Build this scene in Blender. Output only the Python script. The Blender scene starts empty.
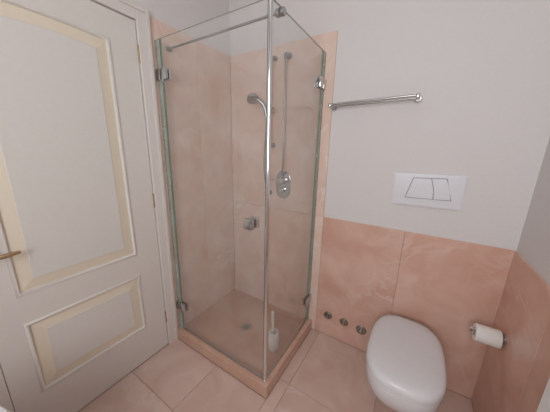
import bpy, bmesh, math, random
from mathutils import Vector, Matrix
random.seed(7)
SC = bpy.context.scene
COL = SC.collection
PI = math.pi

# ------------------------------------------------------------------ camera
cam_d = bpy.data.cameras.new('camera')
cam = bpy.data.objects.new('camera', cam_d)
COL.objects.link(cam)
cam_d.sensor_fit = 'HORIZONTAL'
cam_d.sensor_width = 36.0
cam_d.lens = 231.26 * 36.0 / 550.0
cam_d.clip_start = 0.02
yaw, pitch, roll = 0.5523, 0.2394, 0.0238
fw = Vector((-math.sin(yaw) * math.cos(pitch), math.cos(yaw) * math.cos(pitch), -math.sin(pitch)))
r0 = Vector((math.cos(yaw), math.sin(yaw), 0))
u0 = r0.cross(fw)
rr = r0 * math.cos(roll) + u0 * math.sin(roll)
uu = -r0 * math.sin(roll) + u0 * math.cos(roll)
M = Matrix((rr, uu, -fw)).transposed().to_4x4()
M.translation = Vector((1.3933, -1.5381, 1.418))
cam.matrix_world = M
SC.camera = cam

# ------------------------------------------------------------------ world, light, exposure
W = bpy.data.worlds.new('world')
SC.world = W
W.use_nodes = True
bg = W.node_tree.nodes['Background']
bg.inputs[0].default_value = (0.80, 0.90, 1.0, 1)
bg.inputs[1].default_value = 1.0

WX0, WX1, WZ0, WZ1 = 0.85, 1.80, 1.12, 2.32      # the window in the front wall
FRONT = -2.45
ld = bpy.data.lights.new('window_daylight', 'AREA')
ld.shape = 'RECTANGLE'
ld.size = WX1 - WX0
ld.size_y = WZ1 - WZ0
ld.energy = 28
ld.color = (0.985, 0.98, 1.0)
lo = bpy.data.objects.new('window_daylight', ld)
COL.objects.link(lo)
lo.location = ((WX0 + WX1) / 2, FRONT - 0.085, (WZ0 + WZ1) / 2)
lo.rotation_euler = (math.radians(90), 0, 0)       # shines towards +Y

SC.view_settings.view_transform = 'Standard'
SC.view_settings.look = 'None'
SC.view_settings.gamma = 1.0
SC.view_settings.use_curve_mapping = False
SC.view_settings.exposure = 0.0

# ------------------------------------------------------------------ materials
def new_mat(name):
    m = bpy.data.materials.new(name)
    m.use_nodes = True
    return m, m.node_tree, m.node_tree.nodes['Principled BSDF']

def plain(name, col, rough=0.5, metal=0.0, spec=0.5, bump=0.0, bscale=60, coat=0.0):
    m, nt, b = new_mat(name)
    b.inputs['Base Color'].default_value = (*col, 1)
    b.inputs['Roughness'].default_value = rough
    b.inputs['Metallic'].default_value = metal
    b.inputs['Specular IOR Level'].default_value = spec
    b.inputs['Coat Weight'].default_value = coat
    tc = nt.nodes.new('ShaderNodeTexCoord')
    nz = nt.nodes.new('ShaderNodeTexNoise')
    nz.inputs['Scale'].default_value = bscale
    nz.inputs['Detail'].default_value = 3
    nt.links.new(tc.outputs['Object'], nz.inputs['Vector'])
    # slight uneven colour
    mx = nt.nodes.new('ShaderNodeMix'); mx.data_type = 'RGBA'
    mx.inputs[6].default_value = (*[c * 0.97 for c in col], 1)
    mx.inputs[7].default_value = (*[min(1, c * 1.03) for c in col], 1)
    nt.links.new(nz.outputs['Fac'], mx.inputs[0])
    nt.links.new(mx.outputs[2], b.inputs['Base Color'])
    if bump:
        bp = nt.nodes.new('ShaderNodeBump')
        bp.inputs['Strength'].default_value = bump
        bp.inputs['Distance'].default_value = 0.002
        nt.links.new(nz.outputs['Fac'], bp.inputs['Height'])
        nt.links.new(bp.outputs['Normal'], b.inputs['Normal'])
    return m

def marble(name, lo_c, hi_c, vein_c, rough, vein=0.35):
    m, nt, b = new_mat(name)
    N, L = nt.nodes, nt.links
    geo = N.new('ShaderNodeNewGeometry')
    oi = N.new('ShaderNodeObjectInfo')
    mul = N.new('ShaderNodeMath'); mul.operation = 'MULTIPLY'; mul.inputs[1].default_value = 37.0
    L.new(oi.outputs['Random'], mul.inputs[0])
    add = N.new('ShaderNodeVectorMath'); add.operation = 'ADD'
    L.new(geo.outputs['Position'], add.inputs[0]); L.new(mul.outputs[0], add.inputs[1])
    n1 = N.new('ShaderNodeTexNoise'); n1.inputs['Scale'].default_value = 4.2
    n1.inputs['Detail'].default_value = 5; n1.inputs['Roughness'].default_value = 0.55
    n1.inputs['Distortion'].default_value = 0.8
    L.new(add.outputs[0], n1.inputs['Vector'])
    rmp = N.new('ShaderNodeMapRange')
    rmp.inputs[1].default_value = 0.35; rmp.inputs[2].default_value = 0.68
    L.new(n1.outputs['Fac'], rmp.inputs[0])
    mx = N.new('ShaderNodeMix'); mx.data_type = 'RGBA'
    mx.inputs[6].default_value = (*lo_c, 1); mx.inputs[7].default_value = (*hi_c, 1)
    L.new(rmp.outputs[0], mx.inputs[0])
    # veins: thin bands where a second distorted noise crosses its middle
    n2 = N.new('ShaderNodeTexNoise'); n2.inputs['Scale'].default_value = 2.4
    n2.inputs['Detail'].default_value = 6; n2.inputs['Distortion'].default_value = 1.6
    L.new(add.outputs[0], n2.inputs['Vector'])
    sb = N.new('ShaderNodeMath'); sb.operation = 'SUBTRACT'; sb.inputs[1].default_value = 0.53
    L.new(n2.outputs['Fac'], sb.inputs[0])
    ab = N.new('ShaderNodeMath'); ab.operation = 'ABSOLUTE'; L.new(sb.outputs[0], ab.inputs[0])
    vr = N.new('ShaderNodeMapRange'); vr.inputs[1].default_value = 0.0; vr.inputs[2].default_value = 0.035
    vr.inputs[3].default_value = vein; vr.inputs[4].default_value = 0.0
    L.new(ab.outputs[0], vr.inputs[0])
    n3 = N.new('ShaderNodeTexNoise'); n3.inputs['Scale'].default_value = 1.7
    L.new(add.outputs[0], n3.inputs['Vector'])
    r3 = N.new('ShaderNodeMapRange'); r3.inputs[1].default_value = 0.45; r3.inputs[2].default_value = 0.65
    L.new(n3.outputs['Fac'], r3.inputs[0])
    vm = N.new('ShaderNodeMath'); vm.operation = 'MULTIPLY'
    L.new(vr.outputs[0], vm.inputs[0]); L.new(r3.outputs[0], vm.inputs[1])
    mv = N.new('ShaderNodeMix'); mv.data_type = 'RGBA'
    mv.inputs[7].default_value = (*vein_c, 1)
    L.new(vm.outputs[0], mv.inputs[0]); L.new(mx.outputs[2], mv.inputs[6])
    # each slab a little lighter or darker
    hv = N.new('ShaderNodeHueSaturation')
    vr2 = N.new('ShaderNodeMapRange'); vr2.inputs[3].default_value = 0.96; vr2.inputs[4].default_value = 1.03
    L.new(oi.outputs['Random'], vr2.inputs[0]); L.new(vr2.outputs[0], hv.inputs['Value'])
    L.new(mv.outputs[2], hv.inputs['Color'])
    L.new(hv.outputs['Color'], b.inputs['Base Color'])
    b.inputs['Roughness'].default_value = rough
    return m

def glass_mat(name, tint, haze=0.0):
    m = bpy.data.materials.new(name); m.use_nodes = True
    nt = m.node_tree; N, L = nt.nodes, nt.links
    N.clear()
    out = N.new('ShaderNodeOutputMaterial')
    geo = N.new('ShaderNodeNewGeometry')
    dot = N.new('ShaderNodeVectorMath'); dot.operation = 'DOT_PRODUCT'
    L.new(geo.outputs['Incoming'], dot.inputs[0]); L.new(geo.outputs['Normal'], dot.inputs[1])
    ab = N.new('ShaderNodeMath'); ab.operation = 'ABSOLUTE'; L.new(dot.outputs['Value'], ab.inputs[0])
    om = N.new('ShaderNodeMath'); om.operation = 'SUBTRACT'; om.inputs[0].default_value = 1.0
    L.new(ab.outputs[0], om.inputs[1])
    pw = N.new('ShaderNodeMath'); pw.operation = 'POWER'; pw.inputs[1].default_value = 5
    L.new(om.outputs[0], pw.inputs[0])
    ma = N.new('ShaderNodeMath'); ma.operation = 'MULTIPLY_ADD'
    ma.inputs[1].default_value = 0.96; ma.inputs[2].default_value = 0.04
    L.new(pw.outputs[0], ma.inputs[0])
    tr = N.new('ShaderNodeBsdfTransparent'); tr.inputs[0].default_value = (*tint, 1)
    gl = N.new('ShaderNodeBsdfGlossy'); gl.inputs['Roughness'].default_value = 0.01
    mx = N.new('ShaderNodeMixShader')
    L.new(ma.outputs[0], mx.inputs[0]); L.new(tr.outputs[0], mx.inputs[1]); L.new(gl.outputs[0], mx.inputs[2])
    last = mx
    if haze:      # cloudy whitish film on the pane
        df = N.new('ShaderNodeBsdfDiffuse'); df.inputs[0].default_value = (0.75, 0.76, 0.76, 1)
        nz = N.new('ShaderNodeTexNoise'); nz.inputs['Scale'].default_value = 5; nz.inputs['Detail'].default_value = 5
        L.new(geo.outputs['Position'], nz.inputs['Vector'])
        mr = N.new('ShaderNodeMapRange'); mr.inputs[1].default_value = 0.35; mr.inputs[2].default_value = 0.75
        mr.inputs[3].default_value = haze * 0.5; mr.inputs[4].default_value = haze * 1.6
        L.new(nz.outputs['Fac'], mr.inputs[0])
        m2 = N.new('ShaderNodeMixShader')
        L.new(mr.outputs[0], m2.inputs[0]); L.new(mx.outputs[0], m2.inputs[1]); L.new(df.outputs[0], m2.inputs[2])
        last = m2
    L.new(last.outputs[0], out.inputs['Surface'])
    return m

MAT = {}
MAT['paint'] = plain('wall_paint', (0.75, 0.715, 0.70), 0.75, bump=0.05, bscale=90)
MAT['ceil'] = plain('ceiling_paint', (0.80, 0.79, 0.78), 0.8)
MAT['marble'] = marble('peach_marble', (0.68, 0.40, 0.305), (0.79, 0.545, 0.445), (0.86, 0.74, 0.67), 0.32, 0.5)
MAT['marble_shower'] = marble('brightened_peach_marble', (0.76, 0.53, 0.435), (0.84, 0.67, 0.58), (0.90, 0.83, 0.78), 0.30, 0.55)  # same peach marble, colour lightened to stand in for the brighter shower interior
MAT['marble_floor'] = marble('floor_marble', (0.66, 0.46, 0.39), (0.75, 0.57, 0.50), (0.84, 0.73, 0.67), 0.28, 0.4)
MAT['kerb'] = marble('kerb_marble', (0.60, 0.365, 0.27), (0.67, 0.45, 0.35), (0.76, 0.62, 0.54), 0.30)
MAT['grout'] = plain('grout', (0.56, 0.41, 0.34), 0.9)
MAT['door'] = plain('door_paint', (0.76, 0.72, 0.675), 0.38, bump=0.02, bscale=40)
MAT['cream'] = plain('door_cream_bevel', (0.81, 0.725, 0.585), 0.4)
MAT['panel'] = plain('door_panel_paint', (0.75, 0.72, 0.68), 0.38)
MAT['trim'] = plain('casing_paint', (0.76, 0.71, 0.67), 0.38)
MAT['chrome'] = plain('chrome', (0.78, 0.79, 0.80), 0.12, metal=1.0)
MAT['satin'] = plain('satin_metal', (0.50, 0.49, 0.48), 0.30, metal=1.0)
MAT['hinge'] = plain('worn_chrome', (0.60, 0.61, 0.61), 0.16, metal=1.0)
MAT['gap'] = plain('grey_gap', (0.30, 0.30, 0.32), 0.6)
MAT['pipe'] = plain('dull_chrome', (0.42, 0.42, 0.42), 0.28, metal=1.0)
MAT['brass'] = plain('brass', (0.55, 0.40, 0.26), 0.25, metal=1.0)
MAT['dark'] = plain('dark_hole', (0.04, 0.04, 0.04), 0.5)  # near-black colour that paints the shade inside the drain holes
MAT['glass'] = glass_mat('shower_glass', (0.995, 0.999, 0.996), 0.06)
MAT['window_glass'] = glass_mat('window_glass', (0.98, 0.985, 0.985))
MAT['edge'] = plain('green_glass_edge', (0.20, 0.30, 0.215), 0.2)
MAT['edge_top'] = plain('lightened_glass_edge', (0.50, 0.57, 0.52), 0.12)  # green edge lightened on level faces, its reflected light put into the colour
MAT['strip'] = glass_mat('green_tinted_strip_glass', (0.88, 0.93, 0.88), 0.32)
MAT['ceramic'] = plain('white_ceramic', (0.76, 0.75, 0.765), 0.18, coat=0.3)
MAT['seat'] = plain('white_seat_plastic', (0.77, 0.76, 0.775), 0.22)
MAT['plate'] = plain('white_plate_plastic', (0.77, 0.765, 0.80), 0.22)
MAT['paper'] = plain('tissue_paper', (0.88, 0.86, 0.83), 0.95, bump=0.2, bscale=200)
MAT['card'] = plain('cardboard', (0.5, 0.4, 0.3), 0.9)
MAT['brush'] = plain('white_brush_plastic', (0.88, 0.88, 0.86), 0.35)
MAT['cabinet'] = plain('white_lacquer', (0.82, 0.81, 0.80), 0.3)
MAT['valve'] = plain('worn_valve_metal', (0.36, 0.33, 0.29), 0.35, metal=1.0)

# ------------------------------------------------------------------ mesh helpers
def finish(name, bm, mat, parent=None, sharp=35, mats=None):
    bmesh.ops.recalc_face_normals(bm, faces=bm.faces[:])
    for f in bm.faces:
        f.smooth = True
    for e in bm.edges:
        if len(e.link_faces) == 2 and e.calc_face_angle(0) > math.radians(sharp):
            e.smooth = False
    me = bpy.data.meshes.new(name)
    bm.to_mesh(me); bm.free()
    o = bpy.data.objects.new(name, me)
    COL.objects.link(o)
    for mm in (mats or [mat]):
        me.materials.append(mm if not isinstance(mm, str) else MAT[mm])
    if parent is not None:
        o.parent = parent
        o.matrix_parent_inverse = parent.matrix_basis.inverted()
    return o

def box(bm, x0, x1, y0, y1, z0, z1, bev=0.0, seg=2):
    r = bmesh.ops.create_cube(bm, size=1.0)
    vs = r['verts']
    for v in vs:
        v.co = Vector(((x0 + x1) / 2 + v.co.x * (x1 - x0), (y0 + y1) / 2 + v.co.y * (y1 - y0), (z0 + z1) / 2 + v.co.z * (z1 - z0)))
    if bev:
        es = list({e for v in vs for e in v.link_edges})
        bmesh.ops.bevel(bm, geom=es, offset=bev, segments=seg, affect='EDGES', profile=0.5)

def bx(name, ext, mat, parent=None, bev=0.0, seg=2):
    bm = bmesh.new()
    box(bm, *ext, bev=bev, seg=seg)
    return finish(name, bm, mat, parent, 12)

def tube(bm, pts, rad, n=14, cap=True):
    pts = [Vector(p) for p in pts]
    rads = rad if isinstance(rad, (list, tuple)) else [rad] * len(pts)
    rings = []
    t = (pts[1] - pts[0]).normalized()
    ref = Vector((0, 0, 1)) if abs(t.z) < 0.9 else Vector((1, 0, 0))
    a = t.cross(ref).normalized()
    for i, p in enumerate(pts):
        if i == 0: t = pts[1] - pts[0]
        elif i == len(pts) - 1: t = pts[-1] - pts[-2]
        else: t = (pts[i + 1] - pts[i]).normalized() + (pts[i] - pts[i - 1]).normalized()
        t.normalize()
        a = (a - t * a.dot(t)).normalized()
        b = t.cross(a)
        rings.append([bm.verts.new(p + (a * math.cos(2 * PI * k / n) + b * math.sin(2 * PI * k / n)) * rads[i]) for k in range(n)])
    for i in range(len(rings) - 1):
        for k in range(n):
            bm.faces.new((rings[i][k], rings[i][(k + 1) % n], rings[i + 1][(k + 1) % n], rings[i + 1][k]))
    if cap:
        bm.faces.new(rings[0]); bm.faces.new(rings[-1])

def tb(name, pts, rad, mat, parent=None, n=14):
    bm = bmesh.new(); tube(bm, pts, rad, n)
    return finish(name, bm, mat, parent)

def lathe(bm, prof, origin, axis='Z', n=28, sgn=1):
    """prof: (radius, height) pairs, turned about an axis through origin"""
    o = Vector(origin)
    def pos(r, h, k):
        c, s = r * math.cos(2 * PI * k / n), r * math.sin(2 * PI * k / n)
        if axis == 'Z': return o + Vector((c, s, h * sgn))
        if axis == 'Y': return o + Vector((c, h * sgn, s))
        return o + Vector((h * sgn, c, s))
    rings = []
    for r, h in prof:
        if r < 1e-6: rings.append([bm.verts.new(pos(0, h, 0))])
        else: rings.append([bm.verts.new(pos(r, h, k)) for k in range(n)])
    for i in range(len(rings) - 1):
        A, B = rings[i], rings[i + 1]
        for k in range(n):
            k2 = (k + 1) % n
            if len(A) == 1 and len(B) == 1: continue
            if len(A) == 1: bm.faces.new((A[0], B[k], B[k2]))
            elif len(B) == 1: bm.faces.new((A[k], A[k2], B[0]))
            else: bm.faces.new((A[k], A[k2], B[k2], B[k]))
    for ring in (rings[0], rings[-1]):
        if len(ring) > 1: bm.faces.new(ring)

def lt(name, prof, origin, axis, mat, parent=None, n=28, sgn=1, sharp=35):
    bm = bmesh.new(); lathe(bm, prof, origin, axis, n, sgn)
    return finish(name, bm, mat, parent, sharp)

def loft(bm, rings, cap0=True, cap1=True):
    R = [[bm.verts.new(p) for p in ring] for ring in rings]
    n = len(R[0])
    for i in range(len(R) - 1):
        for k in range(n):
            bm.faces.new((R[i][k], R[i][(k + 1) % n], R[i + 1][(k + 1) % n], R[i + 1][k]))
    if cap0: bm.faces.new(R[0])
    if cap1: bm.faces.new(R[-1])

def prism(bm, pts2, to3, d0, d1, bev=0.0):
    """2-D outline extruded between depths d0 and d1; to3(u, v, d) maps to space"""
    A = [bm.verts.new(to3(u, v, d0)) for u, v in pts2]
    B = [bm.verts.new(to3(u, v, d1)) for u, v in pts2]
    n = len(A)
    top = bm.faces.new(B); bm.faces.new(A)
    for k in range(n):
        bm.faces.new((A[k], A[(k + 1) % n], B[(k + 1) % n], B[k]))
    if bev:
        bmesh.ops.bevel(bm, geom=list(top.edges), offset=bev, segments=2, affect='EDGES')

def empty(name, loc):
    o = bpy.data.objects.new(name, None)
    o.location = loc
    o.empty_display_size = 0.05
    COL.objects.link(o)
    return o

def tag(o, label=None, cat=None, group=None, kind=None):
    if label: o['label'] = label
    if cat: o['category'] = cat
    if group: o['group'] = group
    if kind: o['kind'] = kind
    return o

# ================================================================== SETTING
RW, CEIL = 1.85, 2.75           # room width, ceiling height
ZW, ZT = 0.958, 2.12            # top of the low marble, top of the shower marble
TX = 0.855                      # where the tall shower marble ends on the back wall
P = 0.008                       # the paint lies this far behind the face of the marble

# floor: a bed of grout with tiles on it
floor = bx('floor', (-0.12, RW + 0.12, FRONT - 0.12, 0.12, -0.15, -0.004), 'grout')
tag(floor, 'peach marble tiled bathroom floor', 'floor', kind='structure')
GX = [0.0, 0.423, 0.895, 1.367, RW]
GY = [0.0, -0.51, -0.992, -1.474, -1.956, FRONT]
KX, KY, KH = 0.825, -0.661, 0.084       # outer faces and height of the shower kerb
g = 0.0018
def floor_tile(x0, x1, y0, y1):
    bx('tile', (x0 + g, x1 - g, y0 + g, y1 - g, -0.02, 0.0), 'marble_floor', floor, bev=0.0012, seg=1)
for i in range(len(GX) - 1):
    for j in range(len(GY) - 1):
        x0, x1, y1, y0 = GX[i], GX[i + 1], GY[j], GY[j + 1]
        if x1 <= KX + .01 and y0 >= KY - .01:      # wholly under the shower
            continue
        if j == 0 and x0 < KX < x1:
            x0 = KX
        if j == 1 and x1 <= KX:
            y1 = KY
        if j == 1 and x0 < KX < x1:                 # tile cut round the kerb's corner
            floor_tile(x0, KX, y0, KY)
            floor_tile(KX, x1, y0, y1)
            continue
        floor_tile(x0, x1, y0, y1)

# back wall
wall_back = bx('wall_back', (-0.128, RW + 0.128, P, 0.128, -0.1, CEIL), 'paint')
tag(wall_back, 'white painted back wall with peach marble below', 'wall', kind='structure')
def slab_back(x0, x1, z0, z1, m):
    bx('tile', (x0 + g / 2, x1 - g / 2, 0.0, P, z0 + g / 2, z1 - g / 2), m, wall_back, bev=0.0012, seg=1)
bx('grout', (0.0, TX, P - 0.003, P + 0.001, 0.0, ZT - 0.002), 'grout', wall_back)
bx('grout', (TX, RW, P - 0.003, P + 0.001, 0.0, ZW - 0.002), 'grout', wall_back)
for x0, x1 in ((0.0, 0.385), (0.385, TX)):
    slab_back(x0, x1, 0.0, ZW, 'marble_shower'); slab_back(x0, x1, ZW, ZT, 'marble_shower')
slab_back(TX, 1.37, 0.0, ZW, 'marble'); slab_back(1.37, RW + 0.003, 0.0, ZW, 'marble')

# left wall, with the opening for the door
DY0, DY1, DTOP = -1.47, -0.735, 2.062          # door leaf
CW = 0.075                                     # casing width
bm = bmesh.new()
box(bm, -0.128, -P, DY1 + 0.02, P, -0.1, CEIL)
box(bm, -0.128, -P, DY0 - 0.02, DY1 + 0.02, DTOP + 0.02, CEIL)
box(bm, -0.128, -P, FRONT, DY0 - 0.02, -0.1, CEIL)
wall_left = finish('wall_left', bm, 'paint')
tag(wall_left, 'white painted left wall with the door', 'wall', kind='structure')
def slab_left(y0, y1, z0, z1):
    bx('tile', (-P, 0.0, y0 + g / 2, y1 - g / 2, z0 + g / 2, z1 - g / 2), 'marble_shower', wall_left, bev=0.0012, seg=1)
TL = DY1 + CW + 0.004
bx('grout', (-P - 0.001, -P + 0.003, TL, 0.0, 0.0, ZT - 0.002), 'grout', wall_left)
for y0, y1 in ((-0.325, -0.0), (TL, -0.325)):
    slab_left(y0, y1, 0.0, ZT)

# right wall
wall_right = bx('wall_right', (RW + P, RW + 0.128, FRONT, P, -0.1, CEIL), 'paint')
tag(wall_right, 'white painted right wall with peach marble below', 'wall', kind='structure')
bx('grout', (RW + P - 0.003, RW + P + 0.001, FRONT, 0.0, 0.0, ZW - 0.002), 'grout', wall_right)
ry = [0.0, -0.435, -0.905, -1.385, -1.865, FRONT]
for j in range(len(ry) - 1):
    bx('tile', (RW, RW + P, ry[j + 1] + g / 2, ry[j] - g / 2, g / 2, ZW - g / 2), 'marble', wall_right, bev=0.0012, seg=1)

# front wall behind the camera, with the window that lights the room
bm = bmesh.new()
box(bm, -0.128, WX0, FRONT - 0.25, FRONT, -0.1, CEIL)
box(bm, WX1, RW + 0.128, FRONT - 0.25, FRONT, -0.1, CEIL)
box(bm, WX0, WX1, FRONT - 0.25, FRONT, -0.1, WZ0)
box(bm, WX0, WX1, FRONT - 0.25, FRONT, WZ1, CEIL)
wall_front = finish('wall_front', bm, 'paint')
tag(wall_front, 'white painted front wall with the window', 'wall', kind='structure')
ceiling = bx('ceiling', (-0.128, RW + 0.128, FRONT - 0.25, 0.128, CEIL, CEIL + 0.1), 'ceil')
tag(ceiling, 'white painted ceiling', 'ceiling', kind='structure')

win = empty('window_1', ((WX0 + WX1) / 2, FRONT - 0.08, WZ0))
tag(win, 'white framed window behind the camera', 'window', kind='structure')
bm = bmesh.new()
yf0, yf1, fwid = FRONT - 0.07, FRONT - 0.02, 0.05
box(bm, WX0, WX0 + fwid, yf0, yf1, WZ0, WZ1, 0.004)
box(bm, WX1 - fwid, WX1, yf0, yf1, WZ0, WZ1, 0.004)
box(bm, WX0 + fwid, WX1 - fwid, yf0, yf1, WZ0, WZ0 + fwid, 0.004)
box(bm, WX0 + fwid, WX1 - fwid, yf0, yf1, WZ1 - fwid, WZ1, 0.004)
finish('window_frame', bm, 'trim', win)
bx('pane', (WX0 + fwid, WX1 - fwid, FRONT - 0.048, FRONT - 0.042, WZ0 + fwid, WZ1 - fwid), 'window_glass', win)

# door casing
trim = empty('trim_1', (0.0, DY1, 0.0))
tag(trim, 'off-white painted door casing', 'door casing', kind='structure')
def casing_piece(name, ext, axis):
    bm = bmesh.new(); x0, x1, y0, y1, z0, z1 = ext
    box(bm, x0, x1, y0, y1, z0, z1, 0.004)
    return finish(name, bm, 'trim', trim, 12)
casing_piece('jamb', (-0.09, 0.014, DY1 + 0.004, DY1 + CW, 0.0, DTOP + CW), 'z')
casing_piece('jamb', (-0.09, 0.0, DY0 - CW, DY0 - 0.0015, 0.0, DTOP + CW), 'z')
casing_piece('head', (-0.09, 0.014, DY0 - 0.004, DY1 + 0.004, DTOP + 0.004, DTOP + CW), 'y')
bx('bead', (0.014, 0.021, DY1 + CW - 0.024, DY1 + CW - 0.002, 0.0, DTOP + CW - 0.002), 'trim', trim, bev=0.003)
bx('bead', (0.014, 0.021, DY0 - CW + 0.024, DY1 + CW - 0.024, DTOP + CW - 0.024, DTOP + CW - 0.002), 'trim', trim, bev=0.003)

# the door: a leaf with a tall arched panel and a low panel, both with cream bevels
door = empty('door_1', (0.0, (DY0 + DY1) / 2, 0.0))
tag(door, 'off-white panelled door with cream bevelled panels and brass lever handle', 'door', kind='structure')
PY0, PY1 = -1.380, -0.871
YM = (PY0 + PY1) / 2
def outline(y0, y1, z0, z1, rise, off):
    """closed outline with an arched top, shrunk by off"""
    y0 += off; y1 -= off; z0 += off
    pts = [(y0, z0), (y1, z0)]
    n = 16 if rise else 1
    for k in range(n + 1):
        t = k / n
        y = y1 + (y0 - y1) * t
        z = z1 - off + rise * (1 - (2 * t - 1) ** 2)
        pts.append((y, z))
    return pts
def door_panel(z0, z1, rise, has_arch):
    rings, bm = [], bmesh.new()
    # moulding round the panel: proud bead
    O = lambda off: outline(PY0, PY1, z0, z1, rise, off)
    prof = [(-0.001, 0.0), (0.002, 0.005), (0.008, 0.007), (0.013, 0.004), (0.016, -0.007)]
    loft(bm, [[Vector((d, y, z)) for y, z in O(off)] for off, d in prof], False, False)
    finish('panel_moulding', bm, 'door', door, 60)
    bm = bmesh.new()
    loft(bm, [[Vector((d, y, z)) for y, z in O(off)] for off, d in ((0.0155, -0.007), (0.064, 0.001))], False, False)
    finish('panel_bevel', bm, 'cream', door, 12)
    bm = bmesh.new()
    loft(bm, [[Vector((d, y, z)) for y, z in O(off)] for off, d in ((0.0635, 0.0005), (0.066, 0.0035))], False, True)
    finish('panel', bm, 'panel', door, 12)
# leaf: stiles and rails around the two panels (front skin) on a core behind
bm = bmesh.new()
box(bm, -0.042, -0.010, DY0, DY1, 0.006, DTOP)
UZ0, UZ1, LZ0, LZ1, ARCH = 0.772, 1.932, 0.252, 0.636, 0.012
box(bm, -0.010, 0.0, DY0, PY0 + 0.002, 0.006, DTOP)
box(bm, -0.010, 0.0, PY1 - 0.002, DY1, 0.006, DTOP)
box(bm, -0.010, 0.0, PY0 + 0.002, PY1 - 0.002, 0.006, LZ0 + 0.002)
box(bm, -0.010, 0.0, PY0 + 0.002, PY1 - 0.002, LZ1 - 0.002, UZ0 + 0.002)
top = [(PY1 - 0.002, DTOP), (PY0 + 0.002, DTOP)] + [(y, z) for y, z in reversed(outline(PY0 + 0.002, PY1 - 0.002, UZ0, UZ1 - 0.002, ARCH, 0)[2:])]
prism(bm, top, lambda u, v, d: Vector((d, u, v)), -0.010, 0.0)
finish('leaf', bm, 'door', door)
door_panel(UZ0, UZ1, ARCH, True)
door_panel(LZ0, LZ1, 0.0, False)
for z in (1.905, 1.09, 0.24):
    bm = bmesh.new()
    tube(bm, [(0.004, DY1 + 0.002, z - 0.045), (0.004, DY1 + 0.002, z + 0.045)], 0.0045, 10)
    finish('hinge', bm, 'brass', door)
hz, hy = 0.985, DY0 + 0.05
hd = lt('handle_rose', [(0.026, 0), (0.026, 0.006), (0.022, 0.010), (0.0, 0.010)], (0.0, hy, hz), 'X', 'brass', door)
tb('lever', [(0.008, hy, hz), (0.042, hy, hz), (0.050, hy + 0.004, hz), (0.054, hy + 0.014, hz), (0.054, hy + 0.05, hz), (0.052, hy + 0.078, hz + 0.002)], [0.009, 0.009, 0.0095, 0.010, 0.0095, 0.006], 'brass', hd)

# ================================================================== SHOWER BASE
tray = empty('shower_tray', (0.4, -0.33, 0.0))
tag(tray, 'low peach marble shower base with raised kerb in the corner', 'shower tray')
KT = 0.062
FZ = 0.062
bx('base', (0.002, KX - KT, KY + KT, -0.002, 0.001, FZ), 'kerb', tray)
bx('kerb', (0.002, KX, KY, KY + KT - 0.0008, 0.001, KH), 'kerb', tray, bev=0.004)
bx('kerb', (KX - KT + 0.0008, KX, KY + KT, -0.002, 0.001, KH), 'kerb', tray, bev=0.004)
dr = lt('drain', [(0.044, 0), (0.044, 0.003), (0.036, 0.005), (0.034, 0.003), (0.0, 0.003)], (0.413, -0.337, FZ), 'Z', 'satin', tray)
bm = bmesh.new()
for k in range(8):
    a = k * PI / 4
    lathe(bm, [(0.0048, 0), (0.0048, 0.0008), (0, 0.0008)], (0.413 + 0.021 * math.cos(a), -0.337 + 0.021 * math.sin(a), FZ + 0.003), 'Z', 8)
lathe(bm, [(0.0058, 0), (0.0058, 0.0008), (0, 0.0008)], (0.413, -0.337, FZ + 0.003), 'Z', 8)
finish('drain_holes', bm, 'dark', dr)

# ================================================================== SHOWER ENCLOSURE
SX, SY, SZ = 0.790, -0.628, 2.008
enc = empty('shower_enclosure', (SX, SY, KH))
tag(enc, 'frameless glass corner shower enclosure with chrome post and hinges', 'shower enclosure')
T = 0.004
def pane(name, x0, x1, y0, y1, z0, z1, thin, gm='glass'):
    """thin axis 'x' or 'y'; big faces are clear, the narrow edges green"""
    bm = bmesh.new()
    box(bm, x0, x1, y0, y1, z0, z1)
    bm.normal_update()
    for f in bm.faces:
        ax = abs(f.normal.x) if thin == 'x' else abs(f.normal.y)
        f.material_index = 0 if ax > 0.9 else (2 if abs(f.normal.z) > 0.9 else 1)
    return finish(name, bm, None, enc, mats=[gm, 'edge', 'edge_top'])
SW = 0.044
pane('fixed_strip', 0.0015, SW, SY - T, SY + T, KH + 0.001, SZ, 'y', 'strip')
gdoor = pane('glass_door', SW + 0.006, SX - 0.012, SY - T, SY + T, KH + 0.012, SZ, 'y')
pane('fixed_strip', SX - T, SX + T, -SW, -0.0015, KH + 0.001, SZ, 'x', 'strip')
gside = pane('glass_panel', SX - T, SX + T, SY + 0.012, -SW - 0.006, KH + 0.004, SZ, 'x')
# corner post
post = tb('corner_post', [(SX, SY, KH + 0.0005), (SX, SY, SZ + 0.012)], 0.0105, 'chrome', enc, 20)
tb('post_foot', [(SX, SY, KH + 0.0005), (SX, SY, KH + 0.008)], 0.0145, 'chrome', post, 20)
# door seal on the lower edge
bx('bottom_seal', (SW + 0.008, SX - 0.014, SY - 0.006, SY + 0.006, KH + 0.0015, KH + 0.013), 'satin', gdoor, bev=0.002)
bx('bottom_seal', (SX - 0.006, SX + 0.006, SY + 0.014, -SW - 0.008, KH + 0.0008, KH + 0.006), 'satin', gside, bev=0.001)
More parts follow.
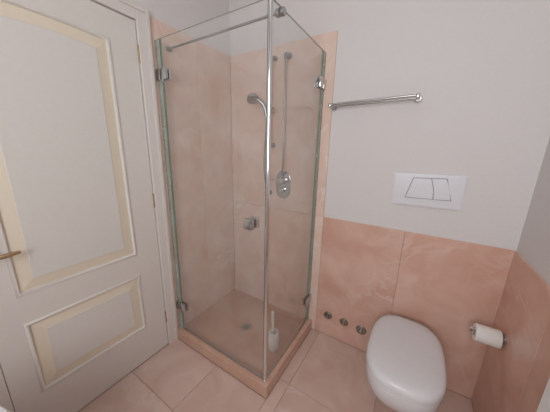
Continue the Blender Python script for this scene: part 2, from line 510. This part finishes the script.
# hinges: pairs of chrome plates on either face
for z in (1.825, 0.285):
    bm = bmesh.new()
    for s in (-1, 1):
        box(bm, 0.004, SW - 0.001, SY + s * 0.011 - 0.007, SY + s * 0.011 + 0.007, z - 0.030, z + 0.030, 0.002)
        box(bm, SW + 0.008, SW + 0.054, SY + s * 0.011 - 0.007, SY + s * 0.011 + 0.007, z - 0.030, z + 0.030, 0.002)
    tube(bm, [(SW + 0.003, SY, z - 0.032), (SW + 0.003, SY, z + 0.032)], 0.008, 12)
    finish('hinge', bm, 'hinge', gdoor)
    bm = bmesh.new()
    for s in (-1, 1):
        xa = SX + s * 0.011
        box(bm, xa - 0.007, xa + 0.007, -SW + 0.001, -0.004, z - 0.030, z + 0.030, 0.002)
        box(bm, xa - 0.007, xa + 0.007, -SW - 0.054, -SW - 0.008, z - 0.030, z + 0.030, 0.002)
    tube(bm, [(SX, -SW - 0.003, z - 0.032), (SX, -SW - 0.003, z + 0.032)], 0.008, 12)
    finish('hinge', bm, 'hinge', gside)
# knob, a square block on both faces of the glass door
kx, kz = 0.690, 1.045
bm = bmesh.new()
box(bm, kx - 0.027, kx + 0.027, SY - 0.036, SY - 0.007, kz - 0.027, kz + 0.027, 0.003)
box(bm, kx - 0.027, kx + 0.027, SY + 0.007, SY + 0.036, kz - 0.027, kz + 0.027, 0.003)
tube(bm, [(kx, SY - 0.008, kz), (kx, SY + 0.008, kz)], 0.012, 14)
finish('knob', bm, 'hinge', gdoor)
# stabiliser bar from the left wall to the top of the side panel
by, bz = -0.545, 1.992
bar = tb('stabiliser_bar', [(0.004, by, bz), (SX - 0.02, by, bz)], 0.0062, 'pipe', enc)
lt('bar_flange', [(0.016, 0), (0.016, 0.014), (0.012, 0.022), (0.0, 0.022)], (0.001, by, bz), 'X', 'pipe', bar)
bm = bmesh.new()
lathe(bm, [(0.017, 0), (0.017, 0.016), (0.012, 0.024), (0, 0.024)], (SX - T - 0.0005, by, bz), 'X', 24, -1)
lathe(bm, [(0.017, 0), (0.017, 0.010), (0.014, 0.013), (0, 0.013)], (SX + T + 0.0005, by, bz), 'X', 24, 1)
finish('glass_clamp', bm, 'satin', bar)

# ================================================================== SHOWER FITTINGS
def wall_flange(name, x, z, r, mat, parent, d=0.012, y=0.0):
    return lt(name, [(r, 0), (r, d * 0.6), (r * 0.8, d), (0, d)], (x, y, z), 'Y', mat, parent, sgn=-1)

mixer = empty('shower_mixer', (0.515, 0.0, 1.16))
tag(mixer, 'chrome oval shower mixer plate with lever on the shower wall', 'shower mixer')
bm = bmesh.new()
pts = []
for k in range(32):
    a = 2 * PI * k / 32
    pts.append((0.517 + 0.062 * math.cos(a), 1.158 + 0.045 * (1 if math.sin(a) >= 0 else -1) + 0.062 * math.sin(a)))
prism(bm, pts, lambda u, v, d: Vector((u, d, v)), -0.0008, -0.011, 0.004)
finish('plate', bm, 'hinge', mixer, 12)
lt('lever_hub', [(0.026, 0), (0.026, 0.028), (0.020, 0.038), (0, 0.038)], (0.517, -0.0105, 1.190), 'Y', 'chrome', mixer, sgn=-1)
tb('lever', [(0.517, -0.036, 1.190), (0.475, -0.044, 1.196), (0.425, -0.050, 1.200)], [0.009, 0.007, 0.006], 'chrome', mixer)
lt('diverter_knob', [(0.020, 0), (0.020, 0.018), (0.016, 0.028), (0, 0.028)], (0.517, -0.0105, 1.118), 'Y', 'chrome', mixer, sgn=-1)

pipe = empty('riser_pipe', (0.535, 0.0, 1.24))
tag(pipe, 'thin chrome riser pipe running up the shower wall from the mixer', 'pipe')
tb('tube', [(0.532, -0.052, 2.030), (0.536, -0.052, 1.30), (0.530, -0.048, 1.262), (0.520, -0.030, 1.238), (0.517, -0.0125, 1.228)], 0.0058, 'pipe', pipe)
wall_flange('wall_rose', 0.532, 2.035, 0.021, 'pipe', pipe, 0.014, -0.0008)
tb('elbow', [(0.532, -0.014, 2.035), (0.532, -0.048, 2.035), (0.532, -0.054, 2.028), (0.532, -0.054, 2.005)], 0.0105, 'pipe', pipe)

rail = empty('shower_rail', (0.425, 0.0, 1.45))
tag(rail, 'chrome shower slide rail behind the chrome corner post', 'shower rail')
rx = 0.418
tb('rail', [(rx, -0.052, 1.43), (rx, -0.052, 2.05)], 0.0085, 'pipe', rail)
for z in (2.035, 1.45):
    wall_flange('bracket', rx + 0.004, z, 0.017, 'pipe', rail, 0.012, -0.0008)
    tb('bracket_arm', [(rx + 0.002, -0.012, z), (rx, -0.052, z)], 0.009, 'pipe', rail)
sl = bx('slider', (rx - 0.016, rx + 0.026, -0.078, -0.044, 1.672, 1.712), 'satin', rail, bev=0.006)

hs = empty('hand_shower', (0.41, -0.10, 1.69))
tag(hs, 'chrome hand shower hooked on the slide rail with its hose', 'hand shower')
hp = [(0.414, -0.093, 1.640), (0.407, -0.096, 1.690), (0.393, -0.104, 1.725), (0.368, -0.124, 1.750), (0.345, -0.142, 1.764)]
tb('handle', hp, [0.012, 0.0145, 0.0145, 0.0145, 0.016], 'pipe', hs)
bm = bmesh.new()
lathe(bm, [(0, 0.018), (0.020, 0.017), (0.039, 0.005), (0.044, -0.009), (0.041, -0.018), (0.0, -0.020)], (0, 0, 0), 'Z', 24)
bmesh.ops.transform(bm, matrix=Matrix.Translation((0.335, -0.150, 1.762)) @ Matrix.Rotation(math.radians(-28), 4, 'Y') @ Matrix.Rotation(math.radians(-18), 4, 'X'), verts=bm.verts[:])
finish('spray_head', bm, 'pipe', hs)
hose = []
ctrl = [Vector(p) for p in ((0.414, -0.093, 1.640), (0.402, -0.084, 1.50), (0.380, -0.066, 1.36), (0.376, -0.056, 1.24), (0.392, -0.050, 1.13), (0.398, -0.046, 1.10), (0.400, -0.034, 1.085), (0.400, -0.012, 1.085))]
for i in range(len(ctrl) - 1):
    p0, p1, p2, p3 = ctrl[max(i - 1, 0)], ctrl[i], ctrl[i + 1], ctrl[min(i + 2, len(ctrl) - 1)]
    for k in range(5):
        t = k / 5
        hose.append(0.5 * ((2 * p1) + (p2 - p0) * t + (2 * p0 - 5 * p1 + 4 * p2 - p3) * t * t + (3 * p1 - p0 - 3 * p2 + p3) * t ** 3))
hose.append(ctrl[-1])
wall_flange('hose_rose', 0.400, 1.085, 0.018, 'pipe', hs, 0.012, -0.0008)
tb('hose', hose, 0.0055, 'pipe', hs, 10)

# white brush standing in the shower
br = empty('cleaning_brush', (0.70, -0.39, FZ))
tag(br, 'white cleaning brush upright in its cup on the shower floor', 'brush')
lt('cup', [(0.034, 0), (0.037, 0.004), (0.040, 0.07), (0.038, 0.125), (0.030, 0.140), (0.024, 0.140), (0.024, 0.03), (0, 0.03)], (0.70, -0.39, FZ + 0.0005), 'Z', 'brush', br)
tb('handle', [(0.698, -0.392, FZ + 0.06), (0.694, -0.394, FZ + 0.16), (0.692, -0.396, FZ + 0.30)], [0.012, 0.0085, 0.0095], 'brush', br)
lt('brush_head', [(0.010, 0.035), (0.021, 0.045), (0.021, 0.10), (0.012, 0.115), (0, 0.115)], (0.70, -0.39, FZ), 'Z', 'brush', br, 16)

# ================================================================== TOWEL RAIL
tr = empty('towel_rail', (1.1, P, 1.69))
tag(tr, 'double chrome towel rail on the white wall beside the shower', 'towel rail')
for y, z in ((-0.045, 1.684), (-0.085, 1.690)):
    tb('bar', [(0.862, y, z), (1.340, y, z + 0.012)], 0.0062, 'satin', tr)
for x, z in ((0.872, 1.687), (1.330, 1.699)):
    wall_flange('wall_rose', x, z, 0.018, 'satin', tr, 0.012, P - 0.0006)
    bm = bmesh.new()
    box(bm, x - 0.008, x + 0.008, -0.096, -0.003, z - 0.011, z + 0.011, 0.004)
    finish('bracket', bm, 'satin', tr)

# ================================================================== FLUSH PLATE
fp = empty('flush_plate', (1.44, P, 1.21))
tag(fp, 'white dual flush plate on the wall above the toilet', 'flush plate')
bm = bmesh.new()
prism(bm, [(1.272, 1.118), (1.606, 1.124), (1.606, 1.306), (1.272, 1.302)], lambda u, v, d: Vector((u, d, v)), P - 0.0006, -0.010, 0.005)
finish('frame', bm, 'plate', fp, 12)
to_w = lambda u, v, d: Vector((u, d, v))
# dark gap round the buttons, then the two buttons
bm = bmesh.new()
prism(bm, [(1.339, 1.165), (1.559, 1.170), (1.524, 1.289), (1.366, 1.283)], to_w, -0.0098, -0.0106)
finish('button_gap', bm, 'gap', fp)
def curve_button(name, pl, pr):
    bm = bmesh.new()
    prism(bm, pl + pr, to_w, -0.0100, -0.0165, 0.003)
    return finish(name, bm, 'plate', fp, 12)
mid_l = [(1.474, 1.171), (1.473, 1.200), (1.468, 1.232), (1.459, 1.262), (1.452, 1.2825)]
mid_r = [(u + 0.0035, v) for u, v in mid_l]
curve_button('button', [(1.344, 1.169)], mid_l + [(1.370, 1.2785)])
curve_button('button', [(1.554, 1.174), (1.545, 1.215), (1.533, 1.255), (1.520, 1.285)], list(reversed(mid_r)))

# ================================================================== SHUT-OFF VALVES
for i, (x, z, r, lab) in enumerate((
        (0.951, 0.181, 0.031, 'round metal wall valve cap nearest the shower'),
        (1.075, 0.177, 0.031, 'round metal wall valve cap in the middle of three'),
        (1.199, 0.170, 0.036, 'larger round metal wall valve cap nearest the toilet'))):
    v = empty('valve_cap', (x, 0.0, z))
    tag(v, lab, 'valve', 'wall valves low on the peach marble')
    lt('rose', [(r, 0), (r, 0.003), (r * 0.86, 0.008), (r * 0.55, 0.009), (r * 0.55, 0.005), (0, 0.005)], (x, -0.0008, z), 'Y', 'valve', v, sgn=-1)
    lt('spindle', [(r * 0.34, 0), (r * 0.34, 0.012), (r * 0.26, 0.016), (0, 0.016)], (x, -0.0048, z), 'Y', 'satin', v, 16, sgn=-1)

# ================================================================== TOILET
wc = empty('toilet', (1.462, 0.0, 0.0))
tag(wc, 'white wall-hung toilet with closed lid', 'toilet')
TXc = 1.462
def egg(cy, a, lf, lb, nf=2.85, nb=3.0, z=0.0, n=56, cx=TXc):
    out = []
    for k in range(n):
        t = 2 * PI * k / n
        c, s = math.cos(t), math.sin(t)
        nn = nf if s < 0 else nb
        x = a * math.copysign(abs(c) ** (2 / nn), c)
        y = (lf if s < 0 else lb) * math.copysign(abs(s) ** (2 / nn), s)
        out.append(Vector((cx + x, cy + y, z)))
    return out
cy = -0.36
bm = bmesh.new()
levels = [  # z, half width, front, back, centre
    (0.075, 0.085, 0.130, 0.125, -0.130), (0.085, 0.108, 0.170, 0.148, -0.152), (0.13, 0.130, 0.215, 0.185, -0.190),
    (0.20, 0.150, 0.240, 0.245, -0.250), (0.27, 0.161, 0.245, 0.300, -0.305), (0.33, 0.168, 0.238, 0.335, -0.345),
    (0.375, 0.170, 0.236, 0.350, -0.355), (0.390, 0.169, 0.235, 0.349, -0.355), (0.394, 0.163, 0.229, 0.344, -0.355)]
loft(bm, [egg(c, a, lf, lb, 2.75, 3.4, z) for z, a, lf, lb, c in levels])
finish('bowl', bm, 'ceramic', wc, 50)
bm = bmesh.new()
loft(bm, [egg(cy, 0.169 * s, 0.232 * s, 0.262 * s, z=z) for s, z in ((0.97, 0.3945), (0.995, 0.397), (1.0, 0.402), (0.985, 0.408))])
finish('seat', bm, 'seat', wc, 50)
bm = bmesh.new()
ld_l = [(0.975, 0.4085), (0.995, 0.411), (1.0, 0.418), (0.996, 0.430), (0.982, 0.441), (0.95, 0.449), (0.88, 0.454), (0.75, 0.457), (0.5, 0.459), (0.25, 0.460), (0.05, 0.460)]
loft(bm, [egg(cy, 0.172 * s, 0.236 * s, 0.274 * s, z=z) for s, z in ld_l])
finish('lid', bm, 'seat', wc, 50)
for s in (-1, 1):
    tb('hinge', [(TXc + s * 0.075 - 0.02, -0.062, 0.404), (TXc + s * 0.075 + 0.02, -0.062, 0.404)], 0.0095, 'chrome', wc)

# ================================================================== TOILET PAPER
tp = empty('paper_holder', (RW, -0.17, 0.568))
tag(tp, 'chrome toilet paper holder on the right marble wall', 'paper holder')
lt('wall_rose', [(0.024, 0), (0.024, 0.005), (0.018, 0.010), (0, 0.010)], (RW - 0.0008, -0.17, 0.568), 'X', 'satin', tp, sgn=-1)
tb('arm', [(RW - 0.008, -0.17, 0.568), (1.728, -0.17, 0.568)], 0.0075, 'chrome', tp)
lt('end_cap', [(0.013, 0), (0.013, 0.008), (0.009, 0.012), (0, 0.012)], (1.730, -0.17, 0.568), 'X', 'chrome', tp, 18, sgn=-1)
roll_ = empty('toilet_paper_roll', (1.783, -0.17, 0.556))
tag(roll_, 'white toilet paper roll on the chrome holder', 'toilet paper')
rz = 0.568 - 0.0115
bm = bmesh.new()
n = 36
rings = []
for r_, x in ((0.019, 1.740), (0.040, 1.740), (0.042, 1.742), (0.042, 1.834), (0.040, 1.836), (0.019, 1.836)):
    rings.append([Vector((x, -0.17 + r_ * math.cos(2 * PI * k / n), rz + r_ * math.sin(2 * PI * k / n))) for k in range(n)])
rings.append(rings[0])
loft(bm, rings, False, False)
bmesh.ops.remove_doubles(bm, verts=bm.verts[:], dist=1e-5)
finish('paper', bm, 'paper', roll_)
bm = bmesh.new()
rings = []
for r_, x in ((0.0192, 1.7398), (0.0192, 1.8362), (0.0180, 1.8362), (0.0180, 1.7398), (0.0192, 1.7398)):
    rings.append([Vector((x, -0.17 + r_ * math.cos(2 * PI * k / n), rz + r_ * math.sin(2 * PI * k / n))) for k in range(n)])
loft(bm, rings, False, False)
bmesh.ops.remove_doubles(bm, verts=bm.verts[:], dist=1e-5)
finish('core', bm, 'card', roll_)

# ================================================================== THINGS CUT BY THE FRAME
cab = empty('bathroom_cabinet', (RW - 0.06, -0.90, 0.0))
tag(cab, 'white cabinet edge at the bottom right corner against the marble wall', 'cabinet')
cx0, cy1, cy0, ch = RW - 0.085, -0.758, -1.15, 0.98
bx('body', (cx0, RW - 0.001, cy0, cy1, 0.06, ch), 'cabinet', cab, bev=0.004)
bx('plinth', (cx0 + 0.015, RW - 0.001, cy0 + 0.01, cy1 - 0.01, 0.0005, 0.06), 'cabinet', cab)
cd = bx('door', (cx0 - 0.016, cx0 - 0.0005, cy0 + 0.003, cy1 - 0.003, 0.07, ch - 0.01), 'cabinet', cab, bev=0.003)
tb('handle', [(cx0 - 0.015, -1.04, 0.60), (cx0 - 0.034, -1.04, 0.60), (cx0 - 0.034, -1.04, 0.70), (cx0 - 0.015, -1.04, 0.70)], 0.005, 'chrome', cd, 10)

lb = empty('laundry_bin', (0.48, -1.70, 0.0))
tag(lb, 'round white bin with only its rim showing at the bottom left corner', 'bin')
lt('body', [(0.155, 0), (0.160, 0.006), (0.190, 0.60), (0.0, 0.60)], (0.48, -1.70, 0.0008), 'Z', 'cabinet', lb, 48)
lt('lid', [(0.196, 0.585), (0.200, 0.590), (0.200, 0.638), (0.194, 0.648), (0.150, 0.654), (0.0, 0.656)], (0.48, -1.70, 0.0), 'Z', 'cabinet', lb, 48)
lt('lid_knob', [(0.012, 0.655), (0.010, 0.668), (0.020, 0.678), (0.018, 0.688), (0, 0.690)], (0.48, -1.70, 0.0), 'Z', 'cabinet', lb, 20)
